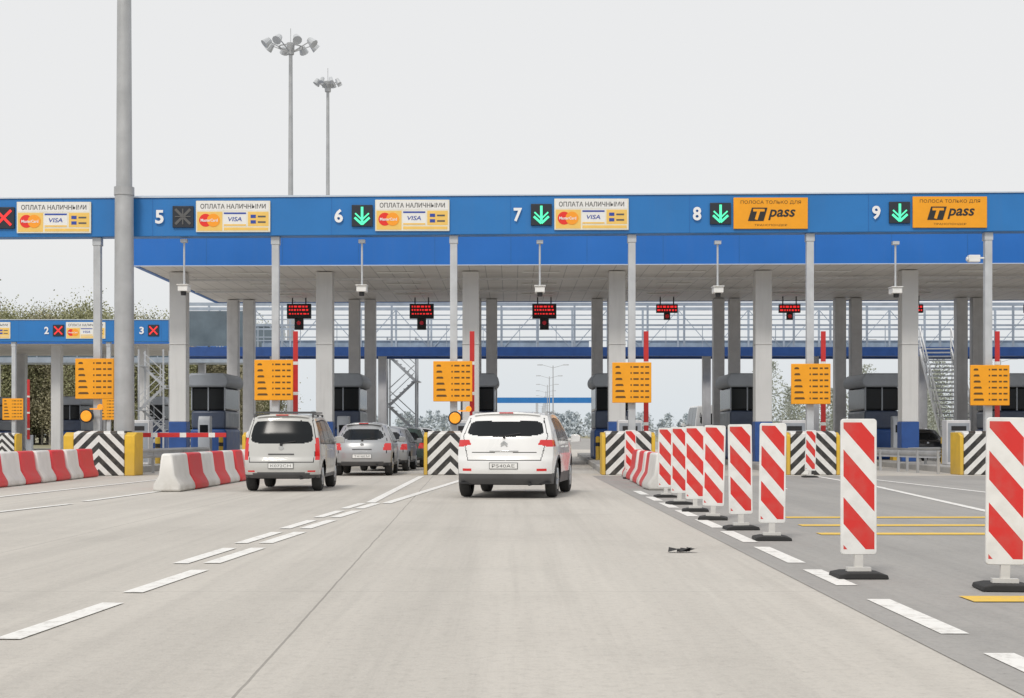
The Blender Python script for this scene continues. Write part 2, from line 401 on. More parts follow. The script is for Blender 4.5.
def plate_pass(loc):
    e=empty('payment_sign',loc,'orange transponder lane sign with black T pass logo on blue beam','sign','payment signs on the blue beam')
    b=MB(); b.box(-1.14,1.14,0,.06,-.48,.48); b.obj('panel',M['orange'],e,bevel=.01)
    text('ПОЛОСА ТОЛЬКО ДЛЯ',1.85,.12,M['txtbrown'],e,0,-.006,.33)
    b=MB(); b.prism([(-.70,-.24),(-.58,.17),(-.10,.17),(-.22,-.24)],-.008,-.002); b.obj('emblem',M['txtblack'],e)
    b=MB(); b.bar(-.54,.09,-.19,.09,.08,-.014,-.009); b.bar(-.36,.09,-.45,-.20,.09,-.0135,-.0085); b.obj('emblem',M['orange'],e)
    text('pass',.84,.33,M['txtblack'],e,.34,-.006,-.05,bold=.02,shear=.25)
    text('ТРАНСПОНДЕР',1.0,.07,M['txtbrown'],e,0,-.006,-.37)
    return e
def led(loc,kind,group='lane signal panels on the blue beam'):
    lab={'red':'black lane signal panel showing a red cross','off':'black lane signal panel with an unlit grey star cross','green':'black lane signal panel with lit green down arrow'}[kind]
    e=empty('lane_signal',loc,lab,'lane signal',group)
    b=MB(); b.box(-.32,.32,0,.08,-.33,.33); b.obj('panel',M['ledpanel'],e,bevel=.01)
    b=MB()
    if kind=='green':
        b.bar(0,.27,0,-.2,.075,-.012,-.004); b.bar(0,-.27,-.23,-.06,.07,-.018,-.0125); b.bar(0,-.27,.23,-.06,.07,-.024,-.0185)
        b.bar(0,-.13,-.21,.07,.045,-.018,-.0125); b.bar(0,-.13,.21,.07,.045,-.024,-.0185)
        b.obj('arrow',M['ledgreen'],e)
    else:
        b.bar(-.23,-.23,.23,.23,.08,-.012,-.004); b.bar(-.23,.23,.23,-.23,.08,-.018,-.0125)
        if kind=='off': b.bar(0,-.24,0,.24,.04,-.024,-.019); b.bar(-.24,0,.24,0,.03,-.03,-.025)
        b.obj('cross',M['ledred'] if kind=='red' else M['ledoff'],e)
    return e
def number(s,loc):
    o=text(s,.26,.42,M['txtwhite'],None,*loc,name='lane_number',bold=.03)
    meta(o,'white lane number %s lettered on blue beam'%s,'lane number','lane numbers on the blue beam')
YS=46.03
pc=None; pg=None; lg=None
for i,n in enumerate(['4','5','6','7','8','9']):
    x=ISL[i]; zc=7.96
    number(n,(x+1.98,YS,zc+SL*(x+2)))
    k={'4':'red','5':'off'}.get(n,'green')
    L=(x+2.70,YS,zc+SL*(x+2.66))
    if k=='green':
        if lg: copy_thing(lg,L)
        else: lg=led(L,k)
    else:
        led(L,k)
    P=(x+4.24,YS,zc+SL*(x+4.24))
    if n in '89':
        if pg: copy_thing(pg,P)
        else: pg=plate_pass(P)
    else:
        if pc: copy_thing(pc,P)
        else: pc=plate_cash(P)

def tariff(loc):
    e=empty('tariff_board',loc,'orange tariff board with fine dark rows on grey gantry post','sign','orange tariff boards on the posts')
    b=MB(); b.box(-.6,.6,-.03,.03,-.62,.62); b.obj('panel',M['orange'],e,bevel=.015)
    for r in range(6):
        z=.48-.185*r
        b=MB(); x=-.5
        l=.14+.035*r; b.prism([(x,z-.028),(x,z+.006),(x+.035,z+.034),(x+l-.03,z+.034),(x+l,z+.006),(x+l,z-.028)],-.036,-.031)
        b.obj('tariff_pictogram',M['txtbrown'],e)
        for xa,wd in((-.04,.04),(.05,.16),(.27,.09),(.41,.12)):
            b=MB(); b.box(xa,xa+wd,-.036,-.031,z-.024,z+.024); b.obj('tariff_figure',M['txtbrown'],e)
    b=MB(); b.box(-.05,.05,.031,.14,-.4,.4); b.obj('bracket',M['post'],e)
    return e
tb=None
random.seed(4)
for i,x in enumerate(ISL[:-1]):
    L=(x-.02,46.09,2.97-.04*i)
    if tb: o=copy_thing(tb,L,rotz=random.uniform(-.08,.08))
    else: tb=tariff(L)
def beacon(loc):
    e=empty('warning_beacon',loc,'round amber warning lamps below tariff board on post','warning lamp','amber lamps on posts')
    b=MB(); b.disc(0,0,.21,-.02,.08,n=24); b.obj('housing',M['black'],e)
    b=MB(); b.disc(0,0,.17,-.06,-.021,n=24); b.obj('lens',M['amber'],e,bevel=.02)
    b=MB(); b.disc(.42,.28,.09,-.02,.05,n=16); b.box(.1,.42,.0,.03,.2,.24); b.obj('side_lamp',M['amber'],e)
    return e
be=beacon((-13.05,46.0,1.78)); copy_thing(be,(-1.75,46.0,1.72))

def boom(loc,up=True):
    e=empty('boom_barrier',loc,'toll boom barrier with red arm raised upright' if up else 'lowered red and white boom barrier across closed lane','boom barrier','boom barriers at the islands')
    b=MB(); b.box(-.17,.17,-.17,.17,0,1.0); b.obj('cabinet',M['booth'],e,bevel=.02)
    if up:
        b=MB(); b.box(-.075,.075,-.24,-.19,.75,4.25)
        b.obj('arm',M['red'],e,bevel=.01)
        for q in range(3):
            b=MB(); b.box(-.077,.077,-.245,-.188,1.3+q*.95,1.40+q*.95); b.obj('reflective_band',M['white'],e)
    else:
        b=MB(); b.box(-.1,2.95,-.24,-.19,.93,1.07); b.obj('arm',M['red'],e,bevel=.01)
        for q in range(3):
            b=MB(); b.box(.6+q*.9,.8+q*.9,-.243,-.187,.928,1.072); b.obj('reflective_band',M['white'],e)
    return e
bu=boom((-6.78,47.2,.2))
for x in (-1.25,4.2,9.75,15.2,20.7): copy_thing(bu,(x,47.2,.2))
boom((-11.9,47.2,.2),False)

def hcam(loc):
    e=empty('lane_camera',loc,'small white camera hanging on rod below the beam','camera','cameras hanging over the lanes')
    b=MB(); b.cyl((0,0,.2),(0,0,1.55),.03,n=8); b.box(-.1,.1,-.1,.1,1.5,1.6); b.obj('rod',M['post'],e)
    b=MB(); b.box(-.15,.15,-.25,.25,-.02,.16); b.box(-.18,.18,-.3,.22,.161,.19); b.obj('housing',M['white'],e,bevel=.02)
    b=MB(); b.cyl((0,-.1,-.14),(0,-.1,-.021),.08,.09); b.obj('lens',M['black'],e)
    return e
hc=None
for i in range(1,7):
    L=(ISL[i]+2.66,46.4,5.78-.05*i+SL*ISL[i])
    if hc: copy_thing(hc,L)
    else: hc=hcam(L)
b=MB(); b.box(-.3,.05,-.1,.1,-.1,.12); b.cyl((-.3,0,0),(-.36,0,0),.07); b.box(.05,.2,-.03,.03,0,.06)
o=b.obj('security_camera',M['white'],loc=(14.35,46.2,6.62),bevel=.02); meta(o,'white security camera bracketed to the gantry post','camera')

# ---------------------------------------------------------------- toll canopy
CX0,CX1,CY0,CY1=-13.75,48,54.2,69.6; CZ=7.38
e=empty('toll_canopy',(0,0,0),'large blue-edged flat toll plaza canopy on pale square columns','toll plaza')
b=MB(); b.box(CX0+.2,CX1,CY0+.2,CY1-.2,CZ+2.0,CZ+2.40,0,.002); b.obj('roof',M['booth'],e)
b=MB(); s=.003
b.box(CX0,CX1,CY0,CY0+.18,CZ-.02,CZ+2.45,0,s); b.box(CX0,CX1,CY1-.18,CY1,CZ-.02,CZ+2.45,0,s)
b.box(CX0,CX0+.18,CY0+.182,CY1-.182,CZ-.02,CZ+2.45,0,s)
b.obj('fascia',M['fascia'],e)
xx=CX0+2.7
while xx<CX1:
    b=MB(); b.box(xx,xx+.02,CY0-.006,CY0-.001,CZ+.02,CZ+2.4,0,s); xx+=2.75
    b.obj('fascia_joint',M['joint'],e)
b=MB(); b.box(CX0-.04,CX1,CY0-.05,CY0+.2,CZ+2.452,CZ+2.50,0,s); b.obj('edge_trim',M['cap'],e)
b=MB(); b.box(CX0-.03,CX1,CY0-.03,CY0-.002,CZ-.05,CZ-.02,0,s); b.obj('edge_trim',M['cap'],e)
b=MB(); b.box(CX0+.19,CX1,CY0+.19,CY1-.19,CZ,CZ+.1,0,s); b.obj('soffit',M['soffit'],e)
for x in ISL[1:]:
    for yy in (56.6,61,65.5):
        b=MB(); b.box(x+2.2,x+3.6,yy,yy+.22,CZ-.04+s*x,CZ-.002+s*x); b.obj('strip_light',M['white'],e)
for yy in (58.4,63.2):
    b=MB(); b.box(CX0+.4,CX1-.5,yy,yy+.12,CZ-.14,CZ-.06,0,s); b.obj('cable_tray',M['column2'],e)
for x in ISL[1:]:
    xa=x+.25
    b=MB(); b.box(xa-.31,xa+.31,56.3,56.92,1.7,CZ-.002+s*xa-.03); b.box(xa-.335,xa+.335,56.27,56.95,4.6,4.63); c=b.obj('column',M['column'],e,bevel=.03)
    b=MB(); b.box(xa-.33,xa+.33,56.28,56.94,.2,1.698); b.obj('column_base',M['dkblue'],c,bevel=.02)
    for dx in(-.36,.36):
        xb=x+.52+dx
        b=MB(); b.box(xb-.25,xb+.25,67.8,68.3,.2,CZ-.03+s*xb); b.obj('column',M['column2'],e,bevel=.02)

def booth(loc):
    e=empty('toll_booth',loc,'dark glazed toll booth with grey roof and blue lower panels','toll booth','toll booths on the islands')
    b=MB(); b.box(-.74,.74,0,3.2,0,1.25); b.obj('base',M['dkblue'],e,bevel=.12,seg=4)
    b=MB(); b.box(-.70,.70,.03,3.15,1.252,2.0); b.obj('wall_panel',M['boothd'],e,bevel=.10,seg=4)
    b=MB(); b.box(-.69,.69,.04,3.14,2.002,2.95); b.obj('window',M['glass'],e,bevel=.08,seg=4)
    for x in(-.70,-.02,.65):
        b=MB(); b.box(x,x+.05,.0,.05,2.0,2.95); b.obj('window_frame',M['boothr'],e)
    b=MB(); b.prism([(-.74,2.955),(.74,2.955),(.86,3.08),(.86,3.3),(.70,3.52),(-.70,3.52),(-.86,3.3),(-.86,3.08)],-.2,3.35); b.obj('roof',M['boothr'],e,bevel=.09,seg=4)
    return e
bo=None
for x in ISL[1:]:
    L=(x+.40,61.2,.2)
    if bo: copy_thing(bo,L)
    else: bo=booth(L)
def kiosk(loc):
    e=empty('payment_terminal',loc,'grey card payment terminal with small screen on island','payment terminal','payment terminals on the islands')
    b=MB(); b.prismx([(0,.002),(0,1.5),(.12,1.75),(.45,1.75),(.45,.002)],-.24,.24); b.obj('housing',M['booth'],e,bevel=.03)
    b=MB(); b.box(-.16,.16,-.012,-.002,1.1,1.4); b.obj('screen',M['glass'],e)
    b=MB(); b.box(-.26,.26,-.02,.47,0,.3); b.obj('plinth',M['yellow'],e)
    return e
def boll(loc):
    e=empty('bollard',loc,'short yellow steel bollard with black band','bollard','bollards guarding the booths')
    b=MB(); b.cyl((0,0,0),(0,0,.9),.09,n=14); b.cyl((0,0,.9),(0,0,.95),.09,.05,n=14); b.obj('tube',M['yellow'],e)
    b=MB(); b.cyl((0,0,.55),(0,0,.7),.093,n=14); b.obj('band',M['black'],e)
    return e
def cab(loc):
    e=empty('equipment_cabinet',loc,'grey equipment cabinet standing on toll island','cabinet','equipment cabinets on the islands')
    b=MB(); b.box(-.4,.4,0,.6,0,1.5); b.obj('housing',M['column2'],e,bevel=.03)
    b=MB(); b.box(-.36,.36,-.012,-.002,.1,1.4); b.obj('door',M['boothr'],e)
    b=MB(); b.box(-.25,.25,-.022,-.013,1.15,1.3); b.obj('vent',M['black'],e)
    return e
ks=bl=cb=None
for x in ISL[1:]:
    L=(x+.62,59.3,.2)
    if ks: copy_thing(ks,L)
    else: ks=kiosk(L)
    for xx,yy in((-.45,60.3),(.9,60.3),(.2,52.5)):
        L=(x+xx+.2,yy,.2)
        if bl: copy_thing(bl,L)
        else: bl=boll(L)
    L=(x+.25,50.2,.2)
    if cb: copy_thing(cb,L)
    else: cb=cab(L)

def disp(loc,big=True):
    e=empty('lane_display',loc,'black hanging display with red lit rows' if big else 'small hanging red lit display','display','hanging displays over the lanes')
    b=MB()
    if big:
        b.box(-.54,.54,0,.2,-.3,.36); b.box(-.2,.2,.0,.15,-.8,-.305)
    else: b.box(-.48,.48,0,.2,-.04,.34); b.box(-.14,.14,0,.14,-.36,-.05)
    b.cyl((-.3,.1,.34),(-.3,.1,.75),.03,n=8); b.cyl((.3,.1,.34),(.3,.1,.75),.03,n=8)
    b.obj('housing',M['black'],e,bevel=.02)
    rows=[(.22,.05),(.07,.05),(-.10,.04)] if big else [(.21,.06),(.06,.05)]
    for z,h in rows:
        b=MB(); x=-.44
        while x<.4:
            ww=random.choice([.06,.09,.14]); b.box(x,min(x+ww,.45),-.012,-.003,z-h/2,z+h); x+=ww+.05
        b.obj('led_row',M['ledred'],e)
    b=MB(); b.disc(0,-.5 if big else -.2,.09,-.03,-.002); b.obj('lens',M['tail'],e)
    return e
d1=d2=None
for i,x in enumerate(ISL[1:-1]):
    L=(x+2.75+.5,67.2,6.72)
    if i<3:
        if d1: copy_thing(d1,L)
        else: d1=disp(L)
    else:
        if d2: copy_thing(d2,L)
        else: d2=disp(L,False)

# ---------------------------------------------------------------- footbridge behind
e=empty('service_footbridge',(0,75,0),'long blue steel footbridge with grey-blue open rails behind canopy','footbridge')
GX0,GX1=-17,60
for y0,y1 in((0,.3),(2.7,3.0)):
    b=MB(); b.box(GX0,GX1,y0,y1,5.15,5.6); b.obj('girder',M['dkblue'],e)
b=MB(); b.box(GX0,GX1,.302,2.698,5.35,5.5); b.obj('deck',M['column2'],e)
for yy in (.1,2.9):
    b=MB(); n=int((GX1-GX0)/1.83)
    for z,h in((6.1,.025),(6.7,.045),(7.2,.025),(7.75,.08)): b.box(GX0,GX1,yy-.04,yy+.04,z-h,z+h)
    for i in range(n+1):
        x=GX0+i*1.83; b.box(x-.05,x+.05,yy-.042,yy+.042,5.602,7.83)
        if i<n and yy>1:
            a,c=(5.62,7.7) if i%2 else (7.7,5.62)
            b.beam((x,yy,a),(x+1.83,yy,c),.04)
        elif i<n: b.box(x+.9,x+.93,yy-.03,yy+.03,5.602,6.7)
    b.obj('lattice_rail',M['truss'],e)
b=MB(); b.box(GX0,-13.2,-.03,.0,5.65,7.4); b.obj('glazing',M['glass2'],e)
for xa,xb in ((-13,4),(6,28),(30,44)):
    b=MB(); b.box(xa,xb,2.93,2.96,5.62,6.1); b.obj('parapet_panel',M['mesh'],e)
for x in [i+.7 for i in ISL[1:]]:
    b=MB(); b.box(x-.2,x+.2,1.2,1.6,.2,5.34); b.obj('pier',M['column2'],e)

def stairs(loc,w=1.4,H=5.3,run=7.5,rotz=0,label='white steel stair flight rising to the footbridge'):
    e=empty('steel_staircase',loc,label,'staircase',None,rotz)
    n=26; b=MB()
    for i in range(n): b.box(-w/2,w/2,i*run/n,i*run/n+.28,(i+1)*H/n-.06,(i+1)*H/n)
    b.obj('treads',M['post'],e)
    for s in(-1,1):
        b=MB(); x=s*(w/2+.05); b.prismx([(0,0),(.3,0),(run,H-.28),(run,H)],x-.045,x+.045)
        b.obj('stringer',M['white'],e)
    for s in(-1,1):
        b=MB(); x=s*(w/2+.05)
        b.beam((x,0,1.0),(x,run,H+1.0),.06); b.beam((x,0,.5),(x,run,H+.5),.04)
        for i in range(0,9): y=i*run/8; b.box(x-.03,x+.03,y,y+.05,y*H/run+.02,y*H/run+1.0)
        b.obj('handrail',M['white'],e)
    return e
stairs((20.2,67,.2),rotz=-.11)
def zigzag(loc,H=5.4):
    e=empty('stair_tower',loc,'narrow pale steel zigzag stair tower beside the footbridge','staircase','steel stair towers')
    w=.75; nf=4; fh=H/nf
    b=MB()
    for sx in(-w,w):
        for sy in(0,1.6): b.box(sx-.045,sx+.045,sy-.045,sy+.045,0,H+1.0)
    b.obj('frame',M['stairsteel'],e)
    for k in range(nf):
        s=1 if k%2==0 else -1; y0=.06+(k%2)*.78; b=MB(); z0=k*fh
        for i in range(7):
            x=-s*w*.8+s*w*1.6*i/6; b.box(x-.11,x+.11,y0,y0+.7,z0+(i+1)*fh/7-.04,z0+(i+1)*fh/7)
        b.bar(-s*w*.9,z0+.05,s*w*.9,z0+fh-.02,.15,y0-.02,y0-.001)
        b.obj('flight',M['stairsteel'],e)
        b=MB(); b.bar(-s*w*.9,z0+.95,s*w*.9,z0+fh+.85,.05,y0-.03,y0+.0); b.bar(-s*w*.9,z0+.5,s*w*.9,z0+fh+.45,.04,y0-.03,y0+.0); b.obj('handrail',M['post'],e)
        b=MB(); b.box(s*w-.2,s*w+.2,0,1.6,z0+fh-.03,z0+fh+.02); b.obj('landing',M['stairsteel'],e)
    return e
zz=zigzag((-5.85,79.5,0)); copy_thing(zz,(-21.9,91,0))

# ---------------------------------------------------------------- far plaza
FI=[-45.4,-39.9,-34.4,-28.9,-23.4,-17.9]
for x in FI: island(x,86,112,False)
gantry(FI[:-1],87,-60,-19.9,6.6,7.85,0,'distant blue sign beam over the further toll lanes')
for n,x,kk in(('1',-34.4,'red'),('2',-28.9,'red'),('3',-23.4,'red')):
    number(n,(x+1.98,86.75,7.25)); led((x+2.66,86.75,7.25),kk)
    if n!='3': copy_thing(pc,(x+4.24,86.75,7.25))
for x in FI[:-1]: copy_thing(tb,(x,86.85,2.7)); copy_thing(bu,(x+.6,88,.2)); copy_thing(bp,(x,85,0)); copy_thing(bo,(x,98,.2))
e=empty('toll_canopy',(0,0,0),'distant blue-edged canopy over the further toll lanes','toll plaza')
b=MB(); b.box(-60,-20.3,93,108,6.9,7.0); b.obj('soffit',M['soffit'],e)
b=MB(); b.box(-60,-20.3,92.8,92.99,6.85,7.9); b.box(-20.3,-20.1,92.8,108,6.85,7.9); b.box(-60,-20.3,93,108,7.7,7.9); b.obj('fascia',M['fascia'],e)
for x in FI[:-1]:
    for y in(95,105):
        b=MB(); b.box(x-.3,x+.3,y,y+.6,.2,6.9); b.obj('column',M['column'] if y==95 else M['column2'],e)
e=empty('glazed_gallery',(0,0,0),'dark glazed gallery above the further toll lanes','gallery')
b=MB(); b.box(-46,-17.4,112,115,7.0,9.3); b.obj('glazing',M['glass2'],e)
b=MB()
for i in range(20): b.box(-46+i*1.5,-45.92+i*1.5,111.95,111.99,7.0,9.3)
b.box(-46.1,-17.3,111.9,115.1,9.302,9.5); b.box(-46.1,-17.3,111.9,115.1,6.6,6.998); b.obj('frame',M['truss'],e)
for x in (-45,-34.4,-23.4,-18):
    b=MB(); b.box(x-.25,x+.25,113,113.5,.0,6.59); b.obj('pier',M['column2'],e)

# ---------------------------------------------------------------- masts
def mast(loc,H,rb,rt,head,label,nl=8):
    e=empty('high_mast_light',loc,label,'light mast')
    b=MB(); b.cyl((0,0,0),(0,0,8.6),rb,rb*.9,24); b.cyl((0,0,8.601),(0,0,H),rb*.78,rt,24); b.cyl((0,0,8.5),(0,0,8.75),rb*.98,n=24); b.cyl((0,0,0),(0,0,.06),rb*1.6,n=20)
    b.obj('pole',M['pole'],e)
    b=MB(); n=16
    for i in range(n):
        a=2*math.pi*i/n; a2=2*math.pi*(i+1)/n; r=head*.45
        b.beam((r*math.cos(a),r*math.sin(a),H-.15),(r*math.cos(a2),r*math.sin(a2),H-.15),.06)
    for i in range(nl):
        a=2*math.pi*(i+.5)/nl; b.beam((0,0,H-.5),(head*.8*math.cos(a),head*.8*math.sin(a),H+.05),.05)
    b.cyl((0,0,H-.6),(0,0,H+.1),.2,.25,12); b.cyl((0,0,H+.1),(0,0,H+1.0),.02,n=6)
    b.obj('crown',M['pole'],e)
    for i in range(nl):
        a=2*math.pi*(i+.5)/nl; D=Vector((math.cos(a),math.sin(a),0))
        b=MB(); p=D*head*.8+Vector((0,0,H+.2)); q=D*(head*1.02)+Vector((0,0,H-.12))
        b.cyl(p,q,.10*head/1.4+.06,.22*head/1.4+.04,10); b.obj('floodlight',M['post'],e)
    return e
mast((-11.82,45.72,0),24,.31,.16,1.4,'tall grey stepped lighting mast beside the toll island')
mast((-13.5,91.5,0),25,.24,.11,1.6,'high lighting mast with crown of floodlights')
mast((-12.4,101,0),24.9,.2,.1,.85,'slimmer high mast with small floodlight crown')

def lamp(loc,label='distant grey street lamp with double arms',H=10):
    e=empty('street_lamp',loc,label,'street lamp','street lamps along the highway')
    b=MB(); b.cyl((0,0,0),(0,0,H),.1,.05,8); b.beam((0,0,H-.3),(1.4,0,H+.1),.05); b.beam((0,0,H-.3),(-1.4,0,H+.1),.05); b.obj('pole',M['pole'],e)
    for s in(-1,1):
        b=MB(); b.box(min(s*1.3,s*2.0),max(s*1.3,s*2.0),-.12,.12,H+.02,H+.14); b.obj('lamp_head',M['post'],e)
    return e
l0=lamp((5.2,190,0))
for i in range(8): copy_thing(l0,(5.6+.6*i,225+38*i,0))
for x,y in((-46,140),(-58,170),(-30,128),(32,140),(44,150),(57,175)): copy_thing(l0,(x,y,0))
e=empty('sign_gantry',(3,300,0),'distant small blue highway gantry beyond the plaza','gantry')
b=MB(); b.box(-9,14,0,.4,7.6,8.7); b.obj('beam',M['blue'],e)
for x in(-9,2,14):
    b=MB(); b.box(x-.25,x+.25,0,.4,0,7.59); b.obj('post',M['post'],e)

# ---------------------------------------------------------------- delineators
def delin(loc):
    e=empty('delineator_panel',loc,'red and white diagonal striped delineator on black rubber foot','traffic delineator','striped delineators along the lane edge')
    b=MB(); w=.15
    pts=[]; rr=.028
    for cx,cz,a0 in((w-rr,1.33-rr,0),(-w+rr,1.33-rr,90),(-w+rr,.19+rr,180),(w-rr,.19+rr,270)):
        for k in range(5):
            a=math.radians(a0+k*22.5); pts.append((cx+rr*math.cos(a),cz+rr*math.sin(a)))
    b.prism(pts,-.02,.02); b.obj('striped_panel',M['delin'],e,bevel=.006)
    b=MB(); b.box(-.035,.035,-.022,.022,.05,.189); b.box(-.1,.1,-.035,.035,.052,.085); b.obj('stem',M['barw'],e)
    b=MB(); b.prism([(-.21,0),(-.2,.035),(-.12,.05),(.12,.05),(.2,.035),(.21,0)],-.2,.2); b.obj('foot',M['rubber'],e,bevel=.008)
    return e
dp=delin((2.91,12.6,.006))
random.seed(3)
for (x,y) in [(3.81,11.6),(2.96,17.1),(2.90,19.0),(2.84,21.2),(2.87,23.5),(2.89,25.9),(2.95,28.8),(3.25,41),(8.4,42.3),(3.4,43.5)]:
    o=copy_thing(dp,(x,y,.006),rotz=random.uniform(-.16,.12)); o.rotation_euler[1]=random.uniform(-.015,.03)
BL=1.4
def block(mt,label):
    pr=[(-.3,0),(-.3,.12),(-.17,.34),(-.11,.8),(.11,.8),(.17,.34),(.3,.12),(.3,0)]
    b=MB(); L=BL/2
    b.prism(pr,-L+.01,L-.01)
    o=b.obj('barrier_block',mt,bevel=.045); meta(o,label,'road barrier','water-filled barrier blocks leading to the islands'); return o
bw=block(M['barw'],'white plastic water-filled road barrier block'); br=block(M['barr'],'red plastic water-filled road barrier block')
first={'w':bw,'r':br}; used=set()
def run(xa,ya,xb,yb,start='w'):
    L=math.hypot(xb-xa,yb-ya); n=int(L/BL); ang=math.atan2(xb-xa,yb-ya)
    for i in range(n):
        k='wr'[(i+(start=='r'))%2]; t=(i+.5)*BL/L
        p=(xa+(xb-xa)*t+random.uniform(-.02,.02),ya+(yb-ya)*t,.008)
        if k in used: o=first[k].copy(); COL.objects.link(o)
        else: o=first[k]; used.add(k)
        o.location=p; o.rotation_euler=(0,0,-ang+random.uniform(-.05,.05))
run(-11.8,30.4,-12.2,43.8,'r'); run(-7.25,31.6,-7.3,44.6,'w'); run(3.2,32.4,3.5,44.6,'w')

def rail(x0,y0,x1,y1):
    e=empty('guard_rail',(x0,y0,0),'galvanised steel guard rail on short posts','guard rail','guard rails by the islands')
    b=MB(); dx,dy=x1-x0,y1-y0
    prof=[(0,.48),(.05,.54),(0,.6),(0,.66),(.05,.72),(0,.78)]
    for (a,z0),(c,z1) in zip(prof,prof[1:]):
        b.add([(a,-a,z0),(dx+a,dy-a,z0),(dx+c,dy-c,z1),(c,-c,z1)],[(0,1,2,3)])
    b.obj('beam',M['pole'],e,recalc=False)
    n=int(math.hypot(dx,dy)/2)+1
    for i in range(n+1):
        b=MB(); x=dx*i/n;y=dy*i/n; b.box(x-.05,x+.03,y+.03,y+.1,0,.72); b.obj('post',M['pole'],e)
rail(13.2,50,16.2,46.2+8); rail(-11.4,45.5,-10.9,54); rail(12.2,52,13.1,46)

b=MB(); random.seed(5)
for i in range(6):
    x=random.uniform(-.1,.1); b.add([(x-.06,-.05,.005),(x+.06,-.04,.01+random.random()*.05),(x+.05,.05,.03),(x-.04,.06,.01+random.random()*.04)],[(0,1,2,3)])
o=b.obj('road_debris',M['rubber'],loc=(1.74,15.3,.006),recalc=False); meta(o,'small dark crumpled scrap lying on the concrete','debris')

# ---------------------------------------------------------------- cars
def smf(pts,sig=.03,n=500):
    xs=np.linspace(pts[0][0],pts[-1][0],n); ys=np.interp(xs,[p[0] for p in pts],[p[1] for p in pts])
    step=xs[1]-xs[0]; k=max(1,int(3*sig/step)); g=np.exp(-.5*(np.arange(-k,k+1)*step/sig)**2); g/=g.sum()
    lo=2*ys[0]-ys[1:k+1][::-1]; hi=2*ys[-1]-ys[-k-1:-1][::-1]
    yy=np.convolve(np.concatenate([lo,ys,hi]),g,'valid')
    return lambda q: np.interp(q,xs,yy)
def se(x,z,hw,z0,z1,p=7):
    return np.abs(x/hw)**p+np.abs((z-(z0+z1)/2)/((z1-z0)/2))**p
WHEEL={}
def wheel_meshes(r,w):
    key=(r,w)
    if key in WHEEL: return WHEEL[key]
    b=MB(); h=w/2
    b.lathe_x([(-h*.8,r*.62),(-h,r*.7),(-h*1.02,r*.85),(-h*.85,r*.97),(-h*.5,r),(h*.5,r),(h*.85,r*.97),(h*1.02,r*.85),(h,r*.7),(h*.8,r*.62)],32)
    t=b.obj('tyre',M['rubber']); 
    b=MB(); b.lathe_x([(h*.78,r*.64),(h*.86,r*.6),(h*.5,r*.55),(h*.3,r*.5),(h*.3,0.001)],32)
    for i in range(5):
        a=2*math.pi*i/5; ca,sa=math.cos(a),math.sin(a)
        p0=Vector((h*.8,.0,0)); p1=Vector((h*.75,r*.58*ca,r*.58*sa)); b.cyl(p0,p1,.05,.035,6)
    b.lathe_x([(h*.3,r*.16),(h*.85,r*.15),(h*.9,0.001)],16)
    m=b.obj('rim',M['rim'])
    WHEEL[key]=(t.data,m.data); bpy.data.objects.remove(t); bpy.data.objects.remove(m)
    return WHEEL[key]
